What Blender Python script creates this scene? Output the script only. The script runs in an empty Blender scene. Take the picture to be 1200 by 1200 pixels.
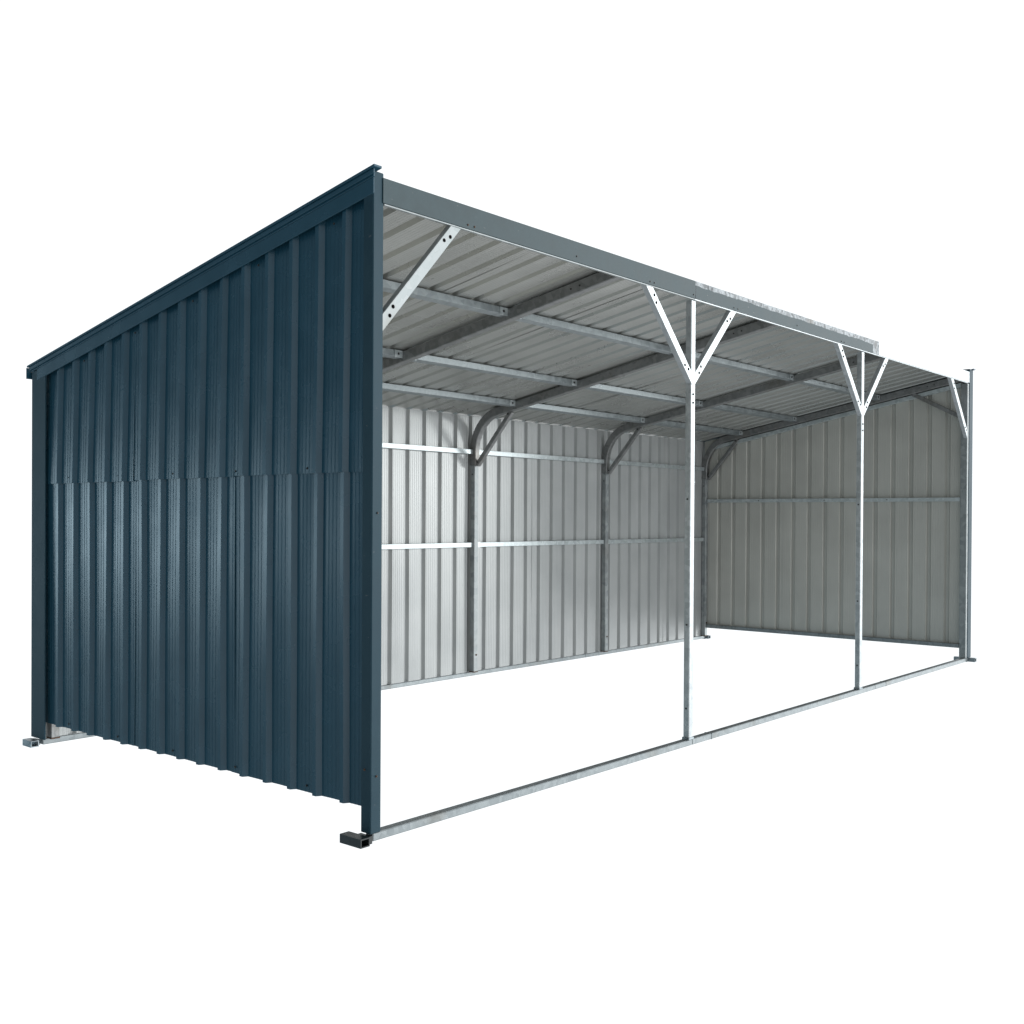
import bpy, bmesh, math, random
from mathutils import Vector, Matrix
random.seed(7)
S = bpy.context.scene
C = S.collection
R = math.radians

# ------------------------------------------------------------------ measures
L, D = 6.10, 2.36            # length along the open front (x), depth (y)
Z0 = 0.022                   # underside of the base rails
ZB = 0.050                   # top of the base rails
def roof(y): return 2.236 - 0.1865 * y      # underside of the roof sheets
FX = [0.054, 1.490, 2.990, 4.520, 6.057]    # frames
PX = [2.042, 4.062]                         # free front posts

# ------------------------------------------------------------------ materials
def nodes(name):
    m = bpy.data.materials.new(name); m.use_nodes = True
    nt = m.node_tree; b = nt.nodes['Principled BSDF']
    return m, nt, b
def N(nt, t, **k):
    n = nt.nodes.new(t)
    for a, v in k.items():
        if a.startswith('i_'): n.inputs[a[2:].replace('_', ' ')].default_value = v
        else: setattr(n, a, v)
    return n
def ramp(nt, src, stops):
    r = nt.nodes.new('ShaderNodeValToRGB'); e = r.color_ramp.elements
    while len(e) < len(stops): e.new(.5)
    for el, (p, c) in zip(e, stops):
        el.position = p; el.color = (*c, 1) if len(c) == 3 else c
    nt.links.new(src, r.inputs[0]); return r
def coord(nt, scale):
    tc = nt.nodes.new('ShaderNodeTexCoord'); mp = nt.nodes.new('ShaderNodeMapping')
    mp.inputs['Scale'].default_value = scale
    nt.links.new(tc.outputs['Object'], mp.inputs[0]); return mp.outputs[0]
def bump(nt, b, src, strength, dist=.001):
    bp = N(nt, 'ShaderNodeBump'); bp.inputs['Strength'].default_value = strength
    bp.inputs['Distance'].default_value = dist
    nt.links.new(src, bp.inputs['Height']); nt.links.new(bp.outputs[0], b.inputs['Normal'])

def paint(name, c0, c1, rough=.34, spec=.5, mott=3.0, scratch=0.0):
    m, nt, b = nodes(name)
    v = coord(nt, (mott,)*3)
    n = N(nt, 'ShaderNodeTexNoise'); n.inputs['Scale'].default_value = 2.2; n.inputs['Detail'].default_value = 8
    nt.links.new(v, n.inputs['Vector'])
    r = ramp(nt, n.outputs['Fac'], [(.3, c0), (.7, c1)])
    out = r.outputs[0]
    if scratch:
        v2 = coord(nt, (22, 22, 60))
        n2 = N(nt, 'ShaderNodeTexNoise'); n2.inputs['Scale'].default_value = 1; n2.inputs['Detail'].default_value = 10
        n2.inputs['Roughness'].default_value = .7
        nt.links.new(v2, n2.inputs['Vector'])
        r2 = ramp(nt, n2.outputs['Fac'], [(.64, (0, 0, 0)), (.70, (1, 1, 1))])
        mx = N(nt, 'ShaderNodeMix', data_type='RGBA')
        ml = N(nt, 'ShaderNodeMath', operation='MULTIPLY'); ml.inputs[1].default_value = scratch
        nt.links.new(r2.outputs[0], ml.inputs[0]); nt.links.new(ml.outputs[0], mx.inputs[0])
        nt.links.new(out, mx.inputs[6]); mx.inputs[7].default_value = (.42, .40, .37, 1)
        out = mx.outputs[2]
    nt.links.new(out, b.inputs['Base Color'])
    v3 = coord(nt, (160,)*3)
    n3 = N(nt, 'ShaderNodeTexNoise'); n3.inputs['Scale'].default_value = 1; n3.inputs['Detail'].default_value = 3
    nt.links.new(v3, n3.inputs['Vector'])
    rr = N(nt, 'ShaderNodeMapRange'); rr.inputs[3].default_value = rough - .06; rr.inputs[4].default_value = rough + .09
    nt.links.new(n.outputs['Fac'], rr.inputs[0]); nt.links.new(rr.outputs[0], b.inputs['Roughness'])
    b.inputs['Specular IOR Level'].default_value = spec
    bump(nt, b, n3.outputs['Fac'], .015, .0003)
    return m

def galv(name, c0, c1, rough=.34, metal=.85, spangle=45, dirt=0.0):
    m, nt, b = nodes(name)
    v = coord(nt, (1, 1, 1))
    vo = N(nt, 'ShaderNodeTexVoronoi'); vo.inputs['Scale'].default_value = spangle
    nt.links.new(v, vo.inputs['Vector'])
    sp = N(nt, 'ShaderNodeSeparateColor'); nt.links.new(vo.outputs['Color'], sp.inputs[0])
    n = N(nt, 'ShaderNodeTexNoise'); n.inputs['Scale'].default_value = 9; n.inputs['Detail'].default_value = 9
    n.inputs['Roughness'].default_value = .65
    nt.links.new(v, n.inputs['Vector'])
    ad = N(nt, 'ShaderNodeMath', operation='MULTIPLY_ADD'); ad.inputs[1].default_value = .45
    nt.links.new(sp.outputs[0], ad.inputs[0]); 
    hf = N(nt, 'ShaderNodeMath', operation='MULTIPLY'); hf.inputs[1].default_value = .6
    nt.links.new(n.outputs['Fac'], hf.inputs[0]); nt.links.new(hf.outputs[0], ad.inputs[2])
    r = ramp(nt, ad.outputs[0], [(.2, c0), (.75, c1)])
    out = r.outputs[0]
    if dirt:
        n2 = N(nt, 'ShaderNodeTexNoise'); n2.inputs['Scale'].default_value = 5; n2.inputs['Detail'].default_value = 10
        nt.links.new(v, n2.inputs['Vector'])
        r2 = ramp(nt, n2.outputs['Fac'], [(.56, (0, 0, 0)), (.70, (1, 1, 1))])
        ml = N(nt, 'ShaderNodeMath', operation='MULTIPLY'); ml.inputs[1].default_value = dirt
        mx = N(nt, 'ShaderNodeMix', data_type='RGBA')
        nt.links.new(r2.outputs[0], ml.inputs[0]); nt.links.new(ml.outputs[0], mx.inputs[0])
        nt.links.new(out, mx.inputs[6]); mx.inputs[7].default_value = (.16, .14, .11, 1); out = mx.outputs[2]
    nt.links.new(out, b.inputs['Base Color'])
    rr = N(nt, 'ShaderNodeMapRange'); rr.inputs[3].default_value = rough - .1; rr.inputs[4].default_value = rough + .12
    nt.links.new(ad.outputs[0], rr.inputs[0]); nt.links.new(rr.outputs[0], b.inputs['Roughness'])
    b.inputs['Metallic'].default_value = metal
    bump(nt, b, n.outputs['Fac'], .10, .001)
    return m

M = {}
M['blue']   = paint('dark_blue_paint', (.014, .063, .098), (.019, .075, .115), rough=.25, spec=.42)
M['fascia'] = paint('grey_blue_trim_paint', (.036, .060, .068), (.056, .086, .096), rough=.5, spec=.25, mott=5, scratch=.45)
M['corner'] = paint('corner_trim_paint', (.010, .040, .060), (.018, .052, .072), rough=.5, spec=.22, mott=4, scratch=.2)
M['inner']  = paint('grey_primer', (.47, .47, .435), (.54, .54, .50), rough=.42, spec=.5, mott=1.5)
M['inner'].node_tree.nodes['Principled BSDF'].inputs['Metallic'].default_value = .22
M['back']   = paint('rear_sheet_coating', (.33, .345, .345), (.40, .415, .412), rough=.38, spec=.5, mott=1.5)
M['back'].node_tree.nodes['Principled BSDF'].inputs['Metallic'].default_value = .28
M['zinc']   = paint('zinc_sheet_coating', (.38, .385, .365), (.45, .455, .435), rough=.27, spec=.5, mott=1.5)
M['zinc'].node_tree.nodes['Principled BSDF'].inputs['Metallic'].default_value = .6
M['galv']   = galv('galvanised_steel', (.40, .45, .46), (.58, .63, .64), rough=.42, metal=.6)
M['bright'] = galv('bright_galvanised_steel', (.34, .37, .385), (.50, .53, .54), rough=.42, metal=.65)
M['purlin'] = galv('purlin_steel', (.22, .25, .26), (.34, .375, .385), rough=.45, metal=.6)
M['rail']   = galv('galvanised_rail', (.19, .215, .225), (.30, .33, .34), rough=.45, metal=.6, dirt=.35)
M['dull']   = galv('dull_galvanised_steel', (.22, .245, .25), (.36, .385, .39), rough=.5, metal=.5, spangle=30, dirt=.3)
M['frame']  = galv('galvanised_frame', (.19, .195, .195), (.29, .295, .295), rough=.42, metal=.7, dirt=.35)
M['foot']   = paint('black_foot_paint', (.008, .011, .012), (.022, .027, .028), rough=.32, spec=.6, mott=9, scratch=.15)
M['footg']  = galv('grey_foot_steel', (.16, .19, .21), (.34, .38, .40), rough=.42, dirt=.3)
M['bolt']   = paint('dark_bolt', (.010, .010, .011), (.022, .021, .021), rough=.45, mott=40)
M['hole']   = paint('black_bolt_hole', (.004, .004, .004), (.008, .008, .008), rough=.9, spec=.05, mott=40)
M['bare']   = galv('scuffed_bare_steel', (.05, .055, .06), (.42, .45, .47), rough=.6, metal=.4, spangle=60, dirt=.5)
M['rust']   = paint('rusty_bolt', (.045, .020, .010), (.10, .05, .025), rough=.6, mott=60)

# ------------------------------------------------------------------ helpers
root = bpy.data.objects.new('livestock_shelter', None)
C.objects.link(root)
root['label'] = 'open-fronted lean-to shelter of dark blue corrugated steel sheets on a galvanised tube frame'
root['category'] = 'shed'
root.empty_display_size = .3

def link(name, me, mat, parent=None, label=None):
    o = bpy.data.objects.new(name, me); C.objects.link(o)
    for mm in (mat if isinstance(mat, (list, tuple)) else [mat]):
        if len(me.materials) < (len(mat) if isinstance(mat, (list, tuple)) else 1): me.materials.append(mm)
    o.parent = parent or root
    if label: o['label'] = label
    return o
def finish(bm, name, bev=0.0, sharp=28):
    if bev:
        bmesh.ops.bevel(bm, geom=list(bm.edges), offset=bev, segments=1, affect='EDGES')
    bmesh.ops.recalc_face_normals(bm, faces=bm.faces)
    me = bpy.data.meshes.new(name); bm.to_mesh(me); bm.free()
    for p in me.polygons: p.use_smooth = True
    me.set_sharp_from_angle(angle=R(sharp))
    return me
def hexa(bm, v):
    vs = [bm.verts.new(q) for q in v]
    for f in ((0,3,2,1),(4,5,6,7),(0,1,5,4),(1,2,6,5),(2,3,7,6),(3,0,4,7)): bm.faces.new([vs[i] for i in f])
def box(bm, x0, x1, y0, y1, z0, z1):
    hexa(bm, [(x0,y0,z0),(x1,y0,z0),(x1,y1,z0),(x0,y1,z0),(x0,y0,z1),(x1,y0,z1),(x1,y1,z1),(x0,y1,z1)])
def bxo(name, mat, b, parent=None, bev=.0022, label=None):
    bm = bmesh.new(); box(bm, *b); return link(name, finish(bm, name, bev), mat, parent, label)
def bar(bm, a, b, wn, wu, n):
    """straight bar from a to b; wn wide along n, wu wide across"""
    a, b, n = Vector(a), Vector(b), Vector(n).normalized()
    d = (b - a).normalized(); n = (n - d * n.dot(d)).normalized(); u = d.cross(n)
    q = []
    for p in (a, b):
        for s, t in ((-1,-1),(1,-1),(1,1),(-1,1)): q.append(p + n*s*wn/2 + u*t*wu/2)
    hexa(bm, q)
def baro(name, mat, a, b, wn, wu, n, parent=None, bev=.002, label=None):
    bm = bmesh.new(); bar(bm, a, b, wn, wu, n); return link(name, finish(bm, name, bev), mat, parent, label)
def sweep(bm, pts, w, h, side):
    """square tube swept along pts; side = constant sideways axis"""
    side = Vector(side); rings = []
    for i, p in enumerate(pts):
        p = Vector(p)
        t = (Vector(pts[min(i+1, len(pts)-1)]) - Vector(pts[max(i-1, 0)])).normalized()
        u = t.cross(side).normalized(); c = .0035
        ring = []
        for sx, sy in ((-1,-1),(1,-1),(1,1),(-1,1)):
            for k in ((0, 1) if sx*sy > 0 else (1, 0)):
                a_ = w/2 - (c if k == 1 else 0); b_ = h/2 - (0 if k == 1 else c)
                ring.append(bm.verts.new(p + side*sx*a_ + u*sy*b_))
        rings.append(ring)
    n = len(rings[0])
    for r0, r1 in zip(rings, rings[1:]):
        for k in range(n): bm.faces.new((r0[k], r0[(k+1)%n], r1[(k+1)%n], r1[k]))
    bm.faces.new(rings[0][::-1]); bm.faces.new(rings[-1])
def hollow(bm, x0, x1, y0, y1, z0, z1, ax, t=.004):
    """square tube open at both ends along axis ax ('x' or 'y')"""
    if ax == 'y':
        box(bm, x0, x1, y0, y1, z0, z0+t); box(bm, x0, x1, y0, y1, z1-t, z1)
        box(bm, x0, x0+t, y0, y1, z0+t, z1-t); box(bm, x1-t, x1, y0, y1, z0+t, z1-t)
    else:
        box(bm, x0, x1, y0, y1, z0, z0+t); box(bm, x0, x1, y0, y1, z1-t, z1)
        box(bm, x0, x1, y0, y0+t, z0+t, z1-t); box(bm, x0, x1, y1-t, y1, z0+t, z1-t)

_bolt = {}
def bolt(pos, axis, r=.0055, h=.004, parent=None, mat='bolt', name='bolt'):
    key = (round(r, 4), h, mat)
    if key not in _bolt:
        bm = bmesh.new()
        bmesh.ops.create_cone(bm, cap_ends=True, segments=12, radius1=r*1.35, radius2=r*1.35, depth=h*.4, matrix=Matrix.Translation((0,0,h*.2)))
        bmesh.ops.create_cone(bm, cap_ends=True, segments=6, radius1=r, radius2=r*.85, depth=h, matrix=Matrix.Translation((0,0,h*.75)))
        _bolt[key] = finish(bm, name); _bolt[key].materials.append(M[mat])
    o = bpy.data.objects.new(name, _bolt[key]); C.objects.link(o)
    o.parent = parent or root; o.location = pos
    o.rotation_mode = 'QUATERNION'; o.rotation_quaternion = Vector((0,0,1)).rotation_difference(Vector(axis))
    return o

# corrugated sheet -------------------------------------------------
def profile(u0, u1, ribs, base=.042, top=.019, h=.019):
    pts = [(u0, 0.0)]
    marks = sorted(r for r in ribs if u0 + .001 < r + base/2 and r - base/2 < u1 - .001)
    cur = u0
    def pan(a, b):
        w = b - a
        if w < .03: return
        m = max(2, int(w / .017))
        for k in range(m):
            c = a + (k + .5) * w / m
            for du, dz in ((-.0035, 0), (-.0012, .0010), (.0012, .0010), (.0035, 0)): pts.append((c + du, dz))
    for r in marks:
        a, b = r - base/2, r + base/2
        if a > cur: pan(cur, a)
        for u, z in ((a, 0), (r - top/2, h), (r + top/2, h), (b, 0)):
            if u0 < u < u1: pts.append((u, z))
        cur = b
    if u1 > cur: pan(cur, u1)
    pts.append((u1, 0.0))
    out = [pts[0]]
    for p in pts[1:]:
        if p[0] > out[-1][0] + 1e-5: out.append(p)
    return out
def sheet(name, prof, t0, t1, place, nt=14, th=.0011, wav=.0009, parent=None, label=None, tilt=0.0, edge=1, inner='inner'):
    """place(u, off, t) -> xyz, off = outward; t0/t1 functions of u"""
    ph = [random.uniform(0, 6.28) for _ in range(4)]
    bm = bmesh.new(); O, I = [], []
    n = len(prof)
    for j in range(nt + 1):
        f = j / nt; ro, ri = [], []
        for i, (u, z) in enumerate(prof):
            t = t0(u) + (t1(u) - t0(u)) * f
            w = wav * (math.sin(5.1*u + 2.3*t + ph[0]) + .8*math.sin(17*u + 3.9*t + ph[1]) + .45*math.sin(43*u + 1.7*t + ph[2]))
            w += tilt * (f - .5)
            ro.append(bm.verts.new(place(u, z + w + th, t)))
            ri.append(bm.verts.new(place(u, z + w, t)))
        O.append(ro); I.append(ri)
    for j in range(nt):
        for i in range(n - 1):
            a = bm.faces.new((O[j][i], O[j][i+1], O[j+1][i+1], O[j+1][i])); a.material_index = 0
            b = bm.faces.new((I[j][i+1], I[j][i], I[j+1][i], I[j+1][i+1])); b.material_index = 1
        for i in (0, n - 1):
            c = bm.faces.new((O[j][i], O[j+1][i], I[j+1][i], I[j][i])); c.material_index = edge
    for j in (0, nt):
        for i in range(n - 1): bm.faces.new((O[j][i], O[j][i+1], I[j][i+1], I[j][i]))
    me = finish(bm, name, 0, 20)
    return link(name, me, [M['blue'], M[inner]], parent, label)

# ------------------------------------------------------------------ base rails and feet
for k, (y0, y1) in enumerate(((.004, .042), (D-.052, D-.012))):
    xs = [.014, 2.06, 4.30, L+.012]
    for a, b in zip(xs, xs[1:]):
        o = bxo('base_rail', M['rail'], (a + .001, b - .001, y0, y1, Z0, ZB), bev=.003)
    for xj in xs[1:-1]:                                    # sleeve joints
        bxo('rail_sleeve', M['rail'], (xj + .18, xj + .182, y0-.0015, y1+.0015, Z0-.001, ZB+.0015), bev=0)
def foot(x0, x1, y0, y1, mat, label=None, sx0=0, sx1=0, sy0=0, sy1=0):
    bm = bmesh.new(); hollow(bm, x0, x1, y0, y1, Z0-.004, ZB-.002, 'y')
    box(bm, sx0, sx1, sy0, sy1, Z0-.006, ZB-.008)
    link('foot', finish(bm, 'foot', 0), mat, label=label)
foot(-.056, -.016, -.015, .090, M['foot'], 'black foot tube at the front left corner', -.016, .012, .004, .060)
foot(-.046, -.008, 2.300, 2.385, M['footg'], None, -.008, .020, 2.345, 2.400)
foot(L+.030, L+.066, -.045, .115, M['footg'], None, L+.013, L+.030, .010, .040)
foot(L+.030, L+.066, 2.28, 2.43, M['footg'], None, L+.013, L+.030, 2.31, 2.345)

# ------------------------------------------------------------------ front posts
W = .047
def corner_post(x0, x1, y0, y1, z0, z1, mat, name='corner_post'):
    return bxo(name, mat, (x0, x1, y0, y1, z0, z1), bev=.003)
cp = corner_post(0.0, W, 0.0, .050, ZB-.0006, 2.256, M['corner'])
bolt((.024, -.001, .24), (0,-1,0), .003, .003, cp, 'rust', 'screw'); bolt((-.001, .030, .262), (-1,0,0), .003, .003, cp, 'rust', 'screw')
bolt((.024, -.001, 1.12), (0,-1,0), .003, .003, cp, 'bolt', 'screw')
cpr = corner_post(L-.052, L-.021, 0.0, .050, ZB+.001, 2.150, M['dull'])
bxo('corner_trim', M['corner'], (L-.0205, L+.060, -.004, .049, ZB+.002, 2.262), bev=.0015)
bolt((L-.027, -.001, 1.15), (0,-1,0), .003, .003, cpr, 'bolt', 'screw')
FB, FT = 2.150, 2.240
post = []
for x in PX:
    p = bxo('front_post', M['bright'], (x-.019, x+.019, .002, .034, ZB+.001, FB-.002), bev=.003)
    bxo('post_sleeve', M['bright'], (x-.0205, x+.0205, .0005, .0355, 1.28, 1.283), p, bev=0)
    for z in (.20, .60, 1.20): bolt((x-.0195, .018, z), (-1,0,0), .0035, .003, p, 'bolt', 'bolt')
    for z in (1.70, 1.66): bolt((x-.001, .0018, z), (0,-1,0), .0045, .003, p, 'hole', 'bolt')
    bxo('foot_collar', M['footg'], (x-.023, x+.023, -.001, .038, ZB+.0005, ZB+.012), p, bev=.001)
    post.append(p)

# Y braces on the front, cut upright at the post and level under the header
def brace(xa, za, xb, zb, cut, y0=.0010, mat='bright'):
    a, b = Vector((xa, 0, za)), Vector((xb, 0, zb)); d = (b-a).normalized(); u = Vector((-d.z, 0, d.x))
    w_ = .0205; bm = bmesh.new(); q = []
    for yy in (y0, y0+.028):
        lo, hi = [], []
        for s_ in (-1, 1):
            p = a + u*w_*s_; t = (cut - p.x)/d.x; l = p + d*t
            t = (2.160 - p.z)/d.z; h = p + d*t
            lo.append((l.x, yy, l.z)); hi.append((h.x, yy, h.z))
        q += [lo[0], lo[1], hi[1], hi[0]]
    hexa(bm, q)
    o = link('front_brace', finish(bm, 'front_brace', .0018), M[mat])
    for p, sg in ((a, 1), (b, -1)):
        for k, off in ((.050, -.005), (.084, .006)):
            c = p + d*sg*k + u*off; bolt((c.x, y0-.0002, c.z), (0,-1,0), .0052, .0022, o, 'hole')
    return o
brace(.040, 1.752, .398, 2.150, .030, mat='dull')
for x, l_, r_ in ((PX[0], .382, .382), (PX[1], .352, .382)):
    brace(x-.014, 1.776, x-l_, 2.150, x-.0008); brace(x+.014, 1.776, x+r_, 2.150, x+.0008, y0=.0013)
brace(L-.040, 1.752, L-.398, 2.150, L-.030)

# ------------------------------------------------------------------ header and fascia
hb = bxo('header_beam', M['dull'], (W+.001, 2.046, -.0015, .010, FB, FB+.0055), bev=.001)
bxo('header_beam', M['bright'], (2.047, L-.055, -.0015, .010, FB, FB+.0055), bev=.001)
bxo('header_beam', M['bright'], (W+.001, L-.055, .000, .012, FB+.0058, FT-.03), bev=.0015)
f1 = bxo('fascia_board', M['fascia'], (.040, 2.046, -.0040, -.0005, FB+.006, FT), bev=.001)
def ragged(name, x0, x1, z_of, ztop, zbot, mat, y0, y1, n=420):
    bm = bmesh.new(); A=[];B=[];Cc=[];Dd=[]
    for i in range(n+1):
        x = x0 + (x1-x0)*i/n; zt, zb_ = ztop(x), zbot(x)
        A.append(bm.verts.new((x,y0,zb_))); B.append(bm.verts.new((x,y0,zt))); Cc.append(bm.verts.new((x,y1,zt))); Dd.append(bm.verts.new((x,y1,zb_)))
    for i in range(n):
        for P, Q in ((A,B),(B,Cc),(Cc,Dd),(Dd,A)): bm.faces.new((P[i],P[i+1],Q[i+1],Q[i]))
    bm.faces.new((A[0],B[0],Cc[0],Dd[0])); bm.faces.new((A[n],B[n],Cc[n],Dd[n]))
    return link(name, finish(bm, name), mat)
rg_ = [random.uniform(-1, 1) for _ in range(400)]
def rn(x, k):
    t = x*k; i = int(t); f = t - i; return rg_[i % 400]*(1-f) + rg_[(i+1) % 400]*f
def rag(x): return FT - .021 + .0022*rn(x, 5) + .0022*rn(x, 23) + .0014*rn(x, 90) - .003*(x-2.05)
bxo('fascia_board', M['bare'], (2.048, 4.30, -.0034, -.001, FB+.006, FT), bev=.001)
ragged('fascia_film', 2.050, 4.20, None, rag, lambda x: FB + .0075, M['fascia'], -.0044, -.0035).name = 'fascia_paint_strip'
bxo('fascia_board', M['bright'], (4.302, L-.022, -.0034, -.001, FB+.006, FT), bev=.001)
for x, z in ((.455, FB+.020), (.49, FB+.020), (1.11, FB+.030), (1.655, FB+.020), (1.69, FB+.020), (2.030, FB+.022), (2.42, FB+.019), (2.46, FB+.019), (3.13, FB+.03), (3.72, FB+.018), (3.76, FB+.018)):
    bolt((x, -.0041, z), (0,-1,0), .0030, .003, f1 if x < 2.04 else None, 'rust' if x < .6 else 'bolt', 'screw')

# ------------------------------------------------------------------ frames: rear posts, bent rafters, knee struts
YP = 2.285                                  # centre line of the rear posts
for i, x in enumerate(FX):
    w = .040
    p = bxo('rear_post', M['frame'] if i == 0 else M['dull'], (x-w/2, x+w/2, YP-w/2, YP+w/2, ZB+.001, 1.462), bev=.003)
    bolt((x+.004, YP-w/2-.001, .17), (0,-1,0), .005, .004, p, 'rust')
    bolt((x-.021, YP, 1.40), (-1,0,0), .004, .003, p)
    bxo('foot_collar', M['rust'], (x-w/2-.002, x+w/2+.002, YP-w/2-.002, YP+w/2+.002, ZB+.0005, ZB+.008), p, bev=.001)
    # bent tube
    zc = lambda y: roof(y) - .034
    pts = [(x, YP, 1.463), (x, YP, 1.50), (x, YP, 1.545)]
    r_ = .255; cy = YP - r_; cz = 1.545
    ang = math.pi/2 + math.atan(.1865)
    amax = math.pi/2 - math.atan(.1865)
    ztop = None
    for k in range(1, 15):
        a = amax * k/14
        pts.append((x, cy + r_*math.cos(a), cz + r_*math.sin(a)))
    ye, ze = pts[-1][1], pts[-1][2]
    dz = zc(ye) - ze
    # stretch the bend so it meets the rafter line
    pts = pts[:3] + [(px, py, pz + dz*min(1, (pz-1.545)/(ze-1.545))) for px, py, pz in pts[3:]]
    pts += [(x, ye - (ye-.045)*k/6, zc(ye - (ye-.045)*k/6)) for k in range(1, 7)]
    bm = bmesh.new(); sweep(bm, pts, .044, .054, (1,0,0))
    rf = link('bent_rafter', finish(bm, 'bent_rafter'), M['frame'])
    bxo('splice_sleeve', M['frame'], (x-.0215, x+.0215, .215, .219, zc(.217)-.0245, zc(.217)+.0245), rf, bev=0)
    bolt((x-.0205, .30, zc(.30)), (-1,0,0), .005, .003, rf); bolt((x-.0205, .25, zc(.25)), (-1,0,0), .005, .003, rf)
    # knee strut
    a = Vector((x, YP-.030, 1.462)); b = Vector((x, 1.955, zc(1.955)-.030))
    st = baro('knee_strut', M['frame'], a, b, .030, .030, (1,0,0))
    bolt((x-.016, a.y-.012, a.z+.020), (-1,0,0), .0045, .003, st); bolt((x-.016, b.y+.018, b.z-.015), (-1,0,0), .0045, .003, st)
for x in (FX[0], FX[-1]):
    sb = baro('knee_strut', M['frame'], (x, .050, 1.895), (x, .420, roof(.42)-.062), .026, .030, (1,0,0))

# ------------------------------------------------------------------ girts and purlins
for z in (.920, 1.553):
    for a, b in zip(FX, FX[1:]):
        g = bxo('wall_girt', M['galv'], (a+.0215, b-.0215, YP-.004, YP+.022, z-.016, z+.016), bev=.0015)
        bxo('bracket', M['galv'], (a+.0205, a+.055, YP-.006, YP-.0045, z-.018, z+.018), g, bev=0)
for x0, x1 in ((.031, .058), (L-.048, L-.020)):
    bm = bmesh.new(); hexa(bm, [(x0,.052,roof(.052)-.100),(x1,.052,roof(.052)-.100),(x1,2.2,roof(2.2)-.100),(x0,2.2,roof(2.2)-.100),(x0,.052,roof(.052)-.068),(x1,.052,roof(.052)-.068),(x1,2.2,roof(2.2)-.068),(x0,2.2,roof(2.2)-.068)])
    link('wall_girt', finish(bm, 'wall_girt', .0015), M['galv'])
    for z in (1.266, .141):
        g = bxo('wall_girt', M['galv'] if z > 1 else M['rail'], (x0, x1, .052, YP-.022, z-.015, z+.015), bev=.0015)
    for y in (.62, 1.15, 1.75): bolt((x0-.0005, y, 1.266), (-1,0,0), .0035, .002, g, 'bolt', 'screw')
for y in (.700, 1.420, 1.925):
    for a, b in zip(FX, FX[1:]):
        z = roof(y) - .003
        bm = bmesh.new()
        q = [(y-.020, z-.034+.0037), (y+.020, z-.034-.0037), (y+.020, z-.0037), (y-.020, z+.0037)]
        hexa(bm, [(a+.0215, q[0][0], q[0][1]), (b-.0215, q[0][0], q[0][1]), (b-.0215, q[1][0], q[1][1]), (a+.0215, q[1][0], q[1][1]),
                  (a+.0215, q[3][0], q[3][1]), (b-.0215, q[3][0], q[3][1]), (b-.0215, q[2][0], q[2][1]), (a+.0215, q[2][0], q[2][1])])
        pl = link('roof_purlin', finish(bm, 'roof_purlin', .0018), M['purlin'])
        for xe, s in ((b-.0225, -1), (a+.0225, 1)):
            bxo('bracket', M['galv'], (min(xe, xe+s*.055), max(xe, xe+s*.055), y-.0235, y-.0205, z-.036, z+.002), pl, bev=0)
            bolt((xe+s*.03, y-.0236, z-.016), (0,-1,0), .005, .003, pl, 'bolt')

# ------------------------------------------------------------------ wall sheets
rl = [.157 + .1428*k for k in range(15)]
def zt(y): return 2.178 - .1865*y + .030
def left(u, off, t): return (.008 - off, u, t) if False else (.012 - off, u, t)
splits = [.044, .157+.1428*4+.071, .157+.1428*9+.071, 2.306]
for k in range(3):
    a, b = splits[k], splits[k+1] + (.0 if k == 2 else .02)
    pr = profile(a, b, rl)
    dz = random.uniform(-.003, .003)
    sl = sheet('wall_sheet', pr, lambda u: .129 + dz, lambda u: 1.30, lambda u, o, t: (.026 - o - .0006*k, u, t), nt=14, tilt=.0, wav=.0013, edge=0)
    su = sheet('wall_sheet', pr, lambda u: 1.262 - .004*k + dz, lambda u: zt(u), lambda u, o, t: (.026 - o - .0036 - .0006*k, u, t), nt=14, tilt=-.010, wav=.0012, edge=0)
    for r in [rr for rr in rl if a < rr < b]:
        if int(round((r-.157)/.1428)) % 3 == 1:
            bolt((.0265-.0085, r+.06, 1.278), (-1,0,0), .0032, .003, su, 'bolt', 'screw')
            bolt((.0265-.0055, r+.06, .150), (-1,0,0), .0035, .003, sl, 'bolt', 'screw')
        if int(round((r-.157)/.1428)) % 3 == 0:
            bolt((.0265-.0115, r+.06, zt(r)-.06), (-1,0,0), .0035, .003, su, 'bolt', 'screw')
# right wall
for k in range(3):
    a, b = splits[k], splits[k+1] + (.0 if k == 2 else .02)
    sheet('wall_sheet', profile(a, b, rl), lambda u: .126, lambda u: roof(u)-.004, lambda u, o, t: (L-.018 + o + .0012*k, u, t), nt=10)
# back wall
rb = [.012 + .148*k for k in range(1, 42)]
edges = [.004] + [.012 + .148*(6*k+.5) for k in (1,2,3,4,5,6)] + [L-.006]
for k in range(7):
    a, b = edges[k], edges[k+1] + (.018 if k < 6 else 0)
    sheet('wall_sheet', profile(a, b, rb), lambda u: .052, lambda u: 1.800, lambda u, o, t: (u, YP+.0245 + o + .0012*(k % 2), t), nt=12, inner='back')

# roof sheets
rr_ = [.085 + .1445*k for k in range(42)]
edges = [.004] + [.085 + .1445*(6*k+.5) for k in (1,2,3,4,5,6)] + [L-.006]
for k in range(7):
    a, b = edges[k], edges[k+1] + (.018 if k < 6 else 0)
    sheet('roof_sheet', profile(a, b, rr_), lambda u: .058, lambda u: 2.42, lambda u, o, t: (u, t, roof(t) + o + .0012*(k % 2)), nt=16, wav=.0011, inner='zinc')

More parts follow.
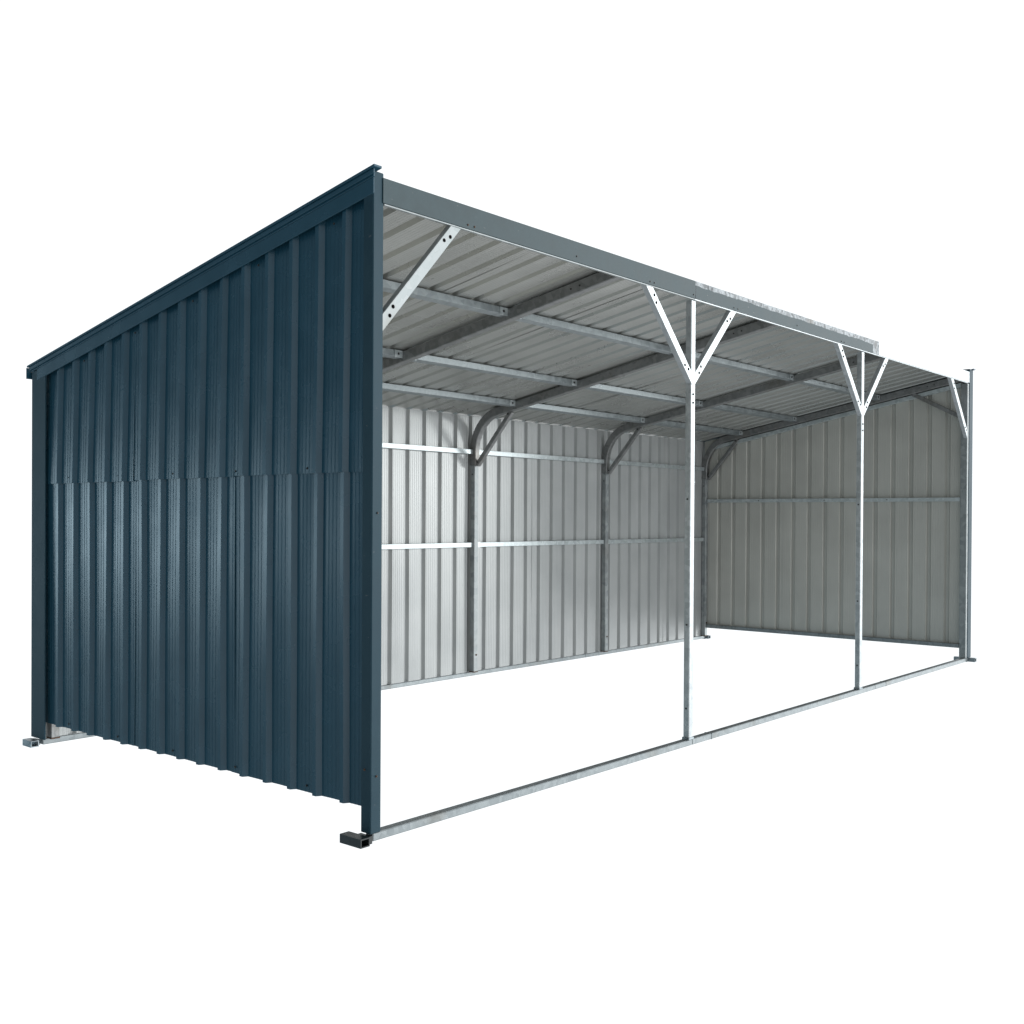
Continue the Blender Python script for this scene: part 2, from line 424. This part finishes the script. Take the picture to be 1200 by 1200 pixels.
# ------------------------------------------------------------------ trims
# rear left corner trim
bxo('corner_trim', M['corner'], (-.0008, .006, 2.262, 2.395, ZB+.002, roof(2.36)-.006), bev=.0015)
bxo('corner_trim', M['blue'], (.0065, .070, 2.337, 2.392, ZB+.002, roof(2.36)-.012), bev=.0015)
bxo('corner_trim', M['blue'], (L-.06, L+.012, 2.337, 2.385, ZB+.002, roof(2.36)-.012), bev=.0015)
def rake(name, x0, x1, y0, y1, o0, o1, mat):
    bm = bmesh.new()
    f = lambda y, o: 2.236 - .1865*y + o
    hexa(bm, [(x0,y0,f(y0,o0)),(x1,y0,f(y0,o0)),(x1,y1,f(y1,o0)),(x0,y1,f(y1,o0)),(x0,y0,f(y0,o1)),(x1,y0,f(y0,o1)),(x1,y1,f(y1,o1)),(x0,y1,f(y1,o1))])
    return link(name, finish(bm, name, .0015), mat)
rake('rake_trim', -.0016, .0040, -.0012, 2.345, -.056, -.0025, M['blue'])
rake('rake_trim', -.0035, .0035, -.004, 2.397, -.004+.0012, .014, M['blue'])
rake('rake_cap', -.018, .018, -.022, 2.412, .0205, .029, M['blue'])
rake('rake_trim', -.011, -.004, -.012, 2.404, .004, .020, M['blue'])
rake('rake_cap', L+.025, L+.064, -.020, 2.412, .0205, .029, M['blue'])
rake('rake_trim', L+.006, L+.012, .078, 2.397, -.06, .020, M['blue'])
bxo('eave_trim', M['blue'], (-.014, L+.012, 2.421, 2.426, roof(2.42)-.03, roof(2.42)+.022), bev=.001)
# bare patch of scratched steel high on the corner post is part of its paint

# ------------------------------------------------------------------ camera
cx, cy, cz, yaw, pit, roll, f, px, py = -2.4091, -2.6732, 1.1076, .8704, -.0069, .0056, 1258.39, 609.2, 615.16
cam = bpy.data.cameras.new('camera'); co = bpy.data.objects.new('camera', cam); C.objects.link(co)
fw = Vector((math.sin(yaw)*math.cos(pit), math.cos(yaw)*math.cos(pit), math.sin(pit)))
r0 = Vector((math.cos(yaw), -math.sin(yaw), 0)); u0 = r0.cross(fw)
r2 = r0*math.cos(roll) + u0*math.sin(roll); u2 = -r0*math.sin(roll) + u0*math.cos(roll)
m = Matrix((r2, u2, -fw)).transposed().to_4x4(); m.translation = (cx, cy, cz); co.matrix_world = m
cam.sensor_width = 36; cam.lens = 36*f/1200; cam.shift_x = (600-px)/1200; cam.shift_y = (py-600)/1200
cam.clip_end = 500; cam.clip_start = .05
S.camera = co

# ------------------------------------------------------------------ light
SUN_AZ, SUN_EL = 131, 7       # clockwise from +y
sun = bpy.data.lights.new('sun', 'SUN'); so = bpy.data.objects.new('sun', sun); C.objects.link(so)
sd = Vector((math.sin(R(SUN_AZ))*math.cos(R(SUN_EL)), math.cos(R(SUN_AZ))*math.cos(R(SUN_EL)), math.sin(R(SUN_EL))))
so.rotation_mode = 'QUATERNION'; so.rotation_quaternion = sd.to_track_quat('Z', 'Y')
sun.energy = 1.0; sun.angle = R(12); sun.color = (.98, 1, .99)

w = bpy.data.worlds.new('World'); S.world = w; w.use_nodes = True
nt = w.node_tree; bg = nt.nodes['Background']; lk = nt.links.new
tc = nt.nodes.new('ShaderNodeTexCoord')
def dot(v):
    n = nt.nodes.new('ShaderNodeVectorMath'); n.operation = 'DOT_PRODUCT'
    lk(tc.outputs['Generated'], n.inputs[0]); n.inputs[1].default_value = Vector(v).normalized(); return n.outputs['Value']
def mr(src, a, b, c, d, kind='SMOOTHSTEP'):
    n = nt.nodes.new('ShaderNodeMapRange'); n.interpolation_type = kind
    n.inputs[1].default_value, n.inputs[2].default_value, n.inputs[3].default_value, n.inputs[4].default_value = a, b, c, d
    lk(src, n.inputs[0]); return n.outputs[0]
def mt(op, a, b):
    n = nt.nodes.new('ShaderNodeMath'); n.operation = op
    for i, q in enumerate((a, b)):
        if isinstance(q, (int, float)): n.inputs[i].default_value = q
        else: lk(q, n.inputs[i])
    return n.outputs[0]
view = mr(dot((.766, .643, 0)), .60, .76, 0, 1)
key = mr(dot((.90, -.42, .20)), .60, .98, 0, 1.75)
front = mt('ADD', mr(dot((-.15, -.98, .12)), .30, .95, 0, .24), mr(dot((.02, -1, .02)), .88, 1.0, 0, 2.2))
zz = dot((0, 0, 1))
base = mr(zz, -.10, .03, .54, .28)
left = mr(dot((-.80, .60, 0)), .35, .85, 0, 1.0)
spot = mr(dot((-.47, .883, 0)), .968, 1.0, 0, 6.2)
band = mt('MULTIPLY', mr(mt('ABSOLUTE', mt('ADD', zz, .012), 0), 0, .085, 1, 0), spot)
side = mt('ADD', mt('ADD', mt('ADD', mt('MULTIPLY', base, mt('SUBTRACT', 1, mt('MULTIPLY', left, .3))), key), front), band)
fin = mt('ADD', mt('MULTIPLY', side, mt('SUBTRACT', 1, view)), mt('MULTIPLY', view, mt('MAXIMUM', side, 1.12)))
cc = nt.nodes.new('ShaderNodeCombineColor')
for i, (k, t) in enumerate(((.97, -.22), (1.0, .0), (1.02, .12))):
    lk(mt('MULTIPLY', fin, mt('ADD', k, mt('MULTIPLY', left, t))), cc.inputs[i])
lk(cc.outputs[0], bg.inputs[0]); bg.inputs[1].default_value = 1.0

S.view_settings.view_transform = 'Standard'; S.view_settings.look = 'None'
S.view_settings.exposure = 0; S.view_settings.gamma = 1
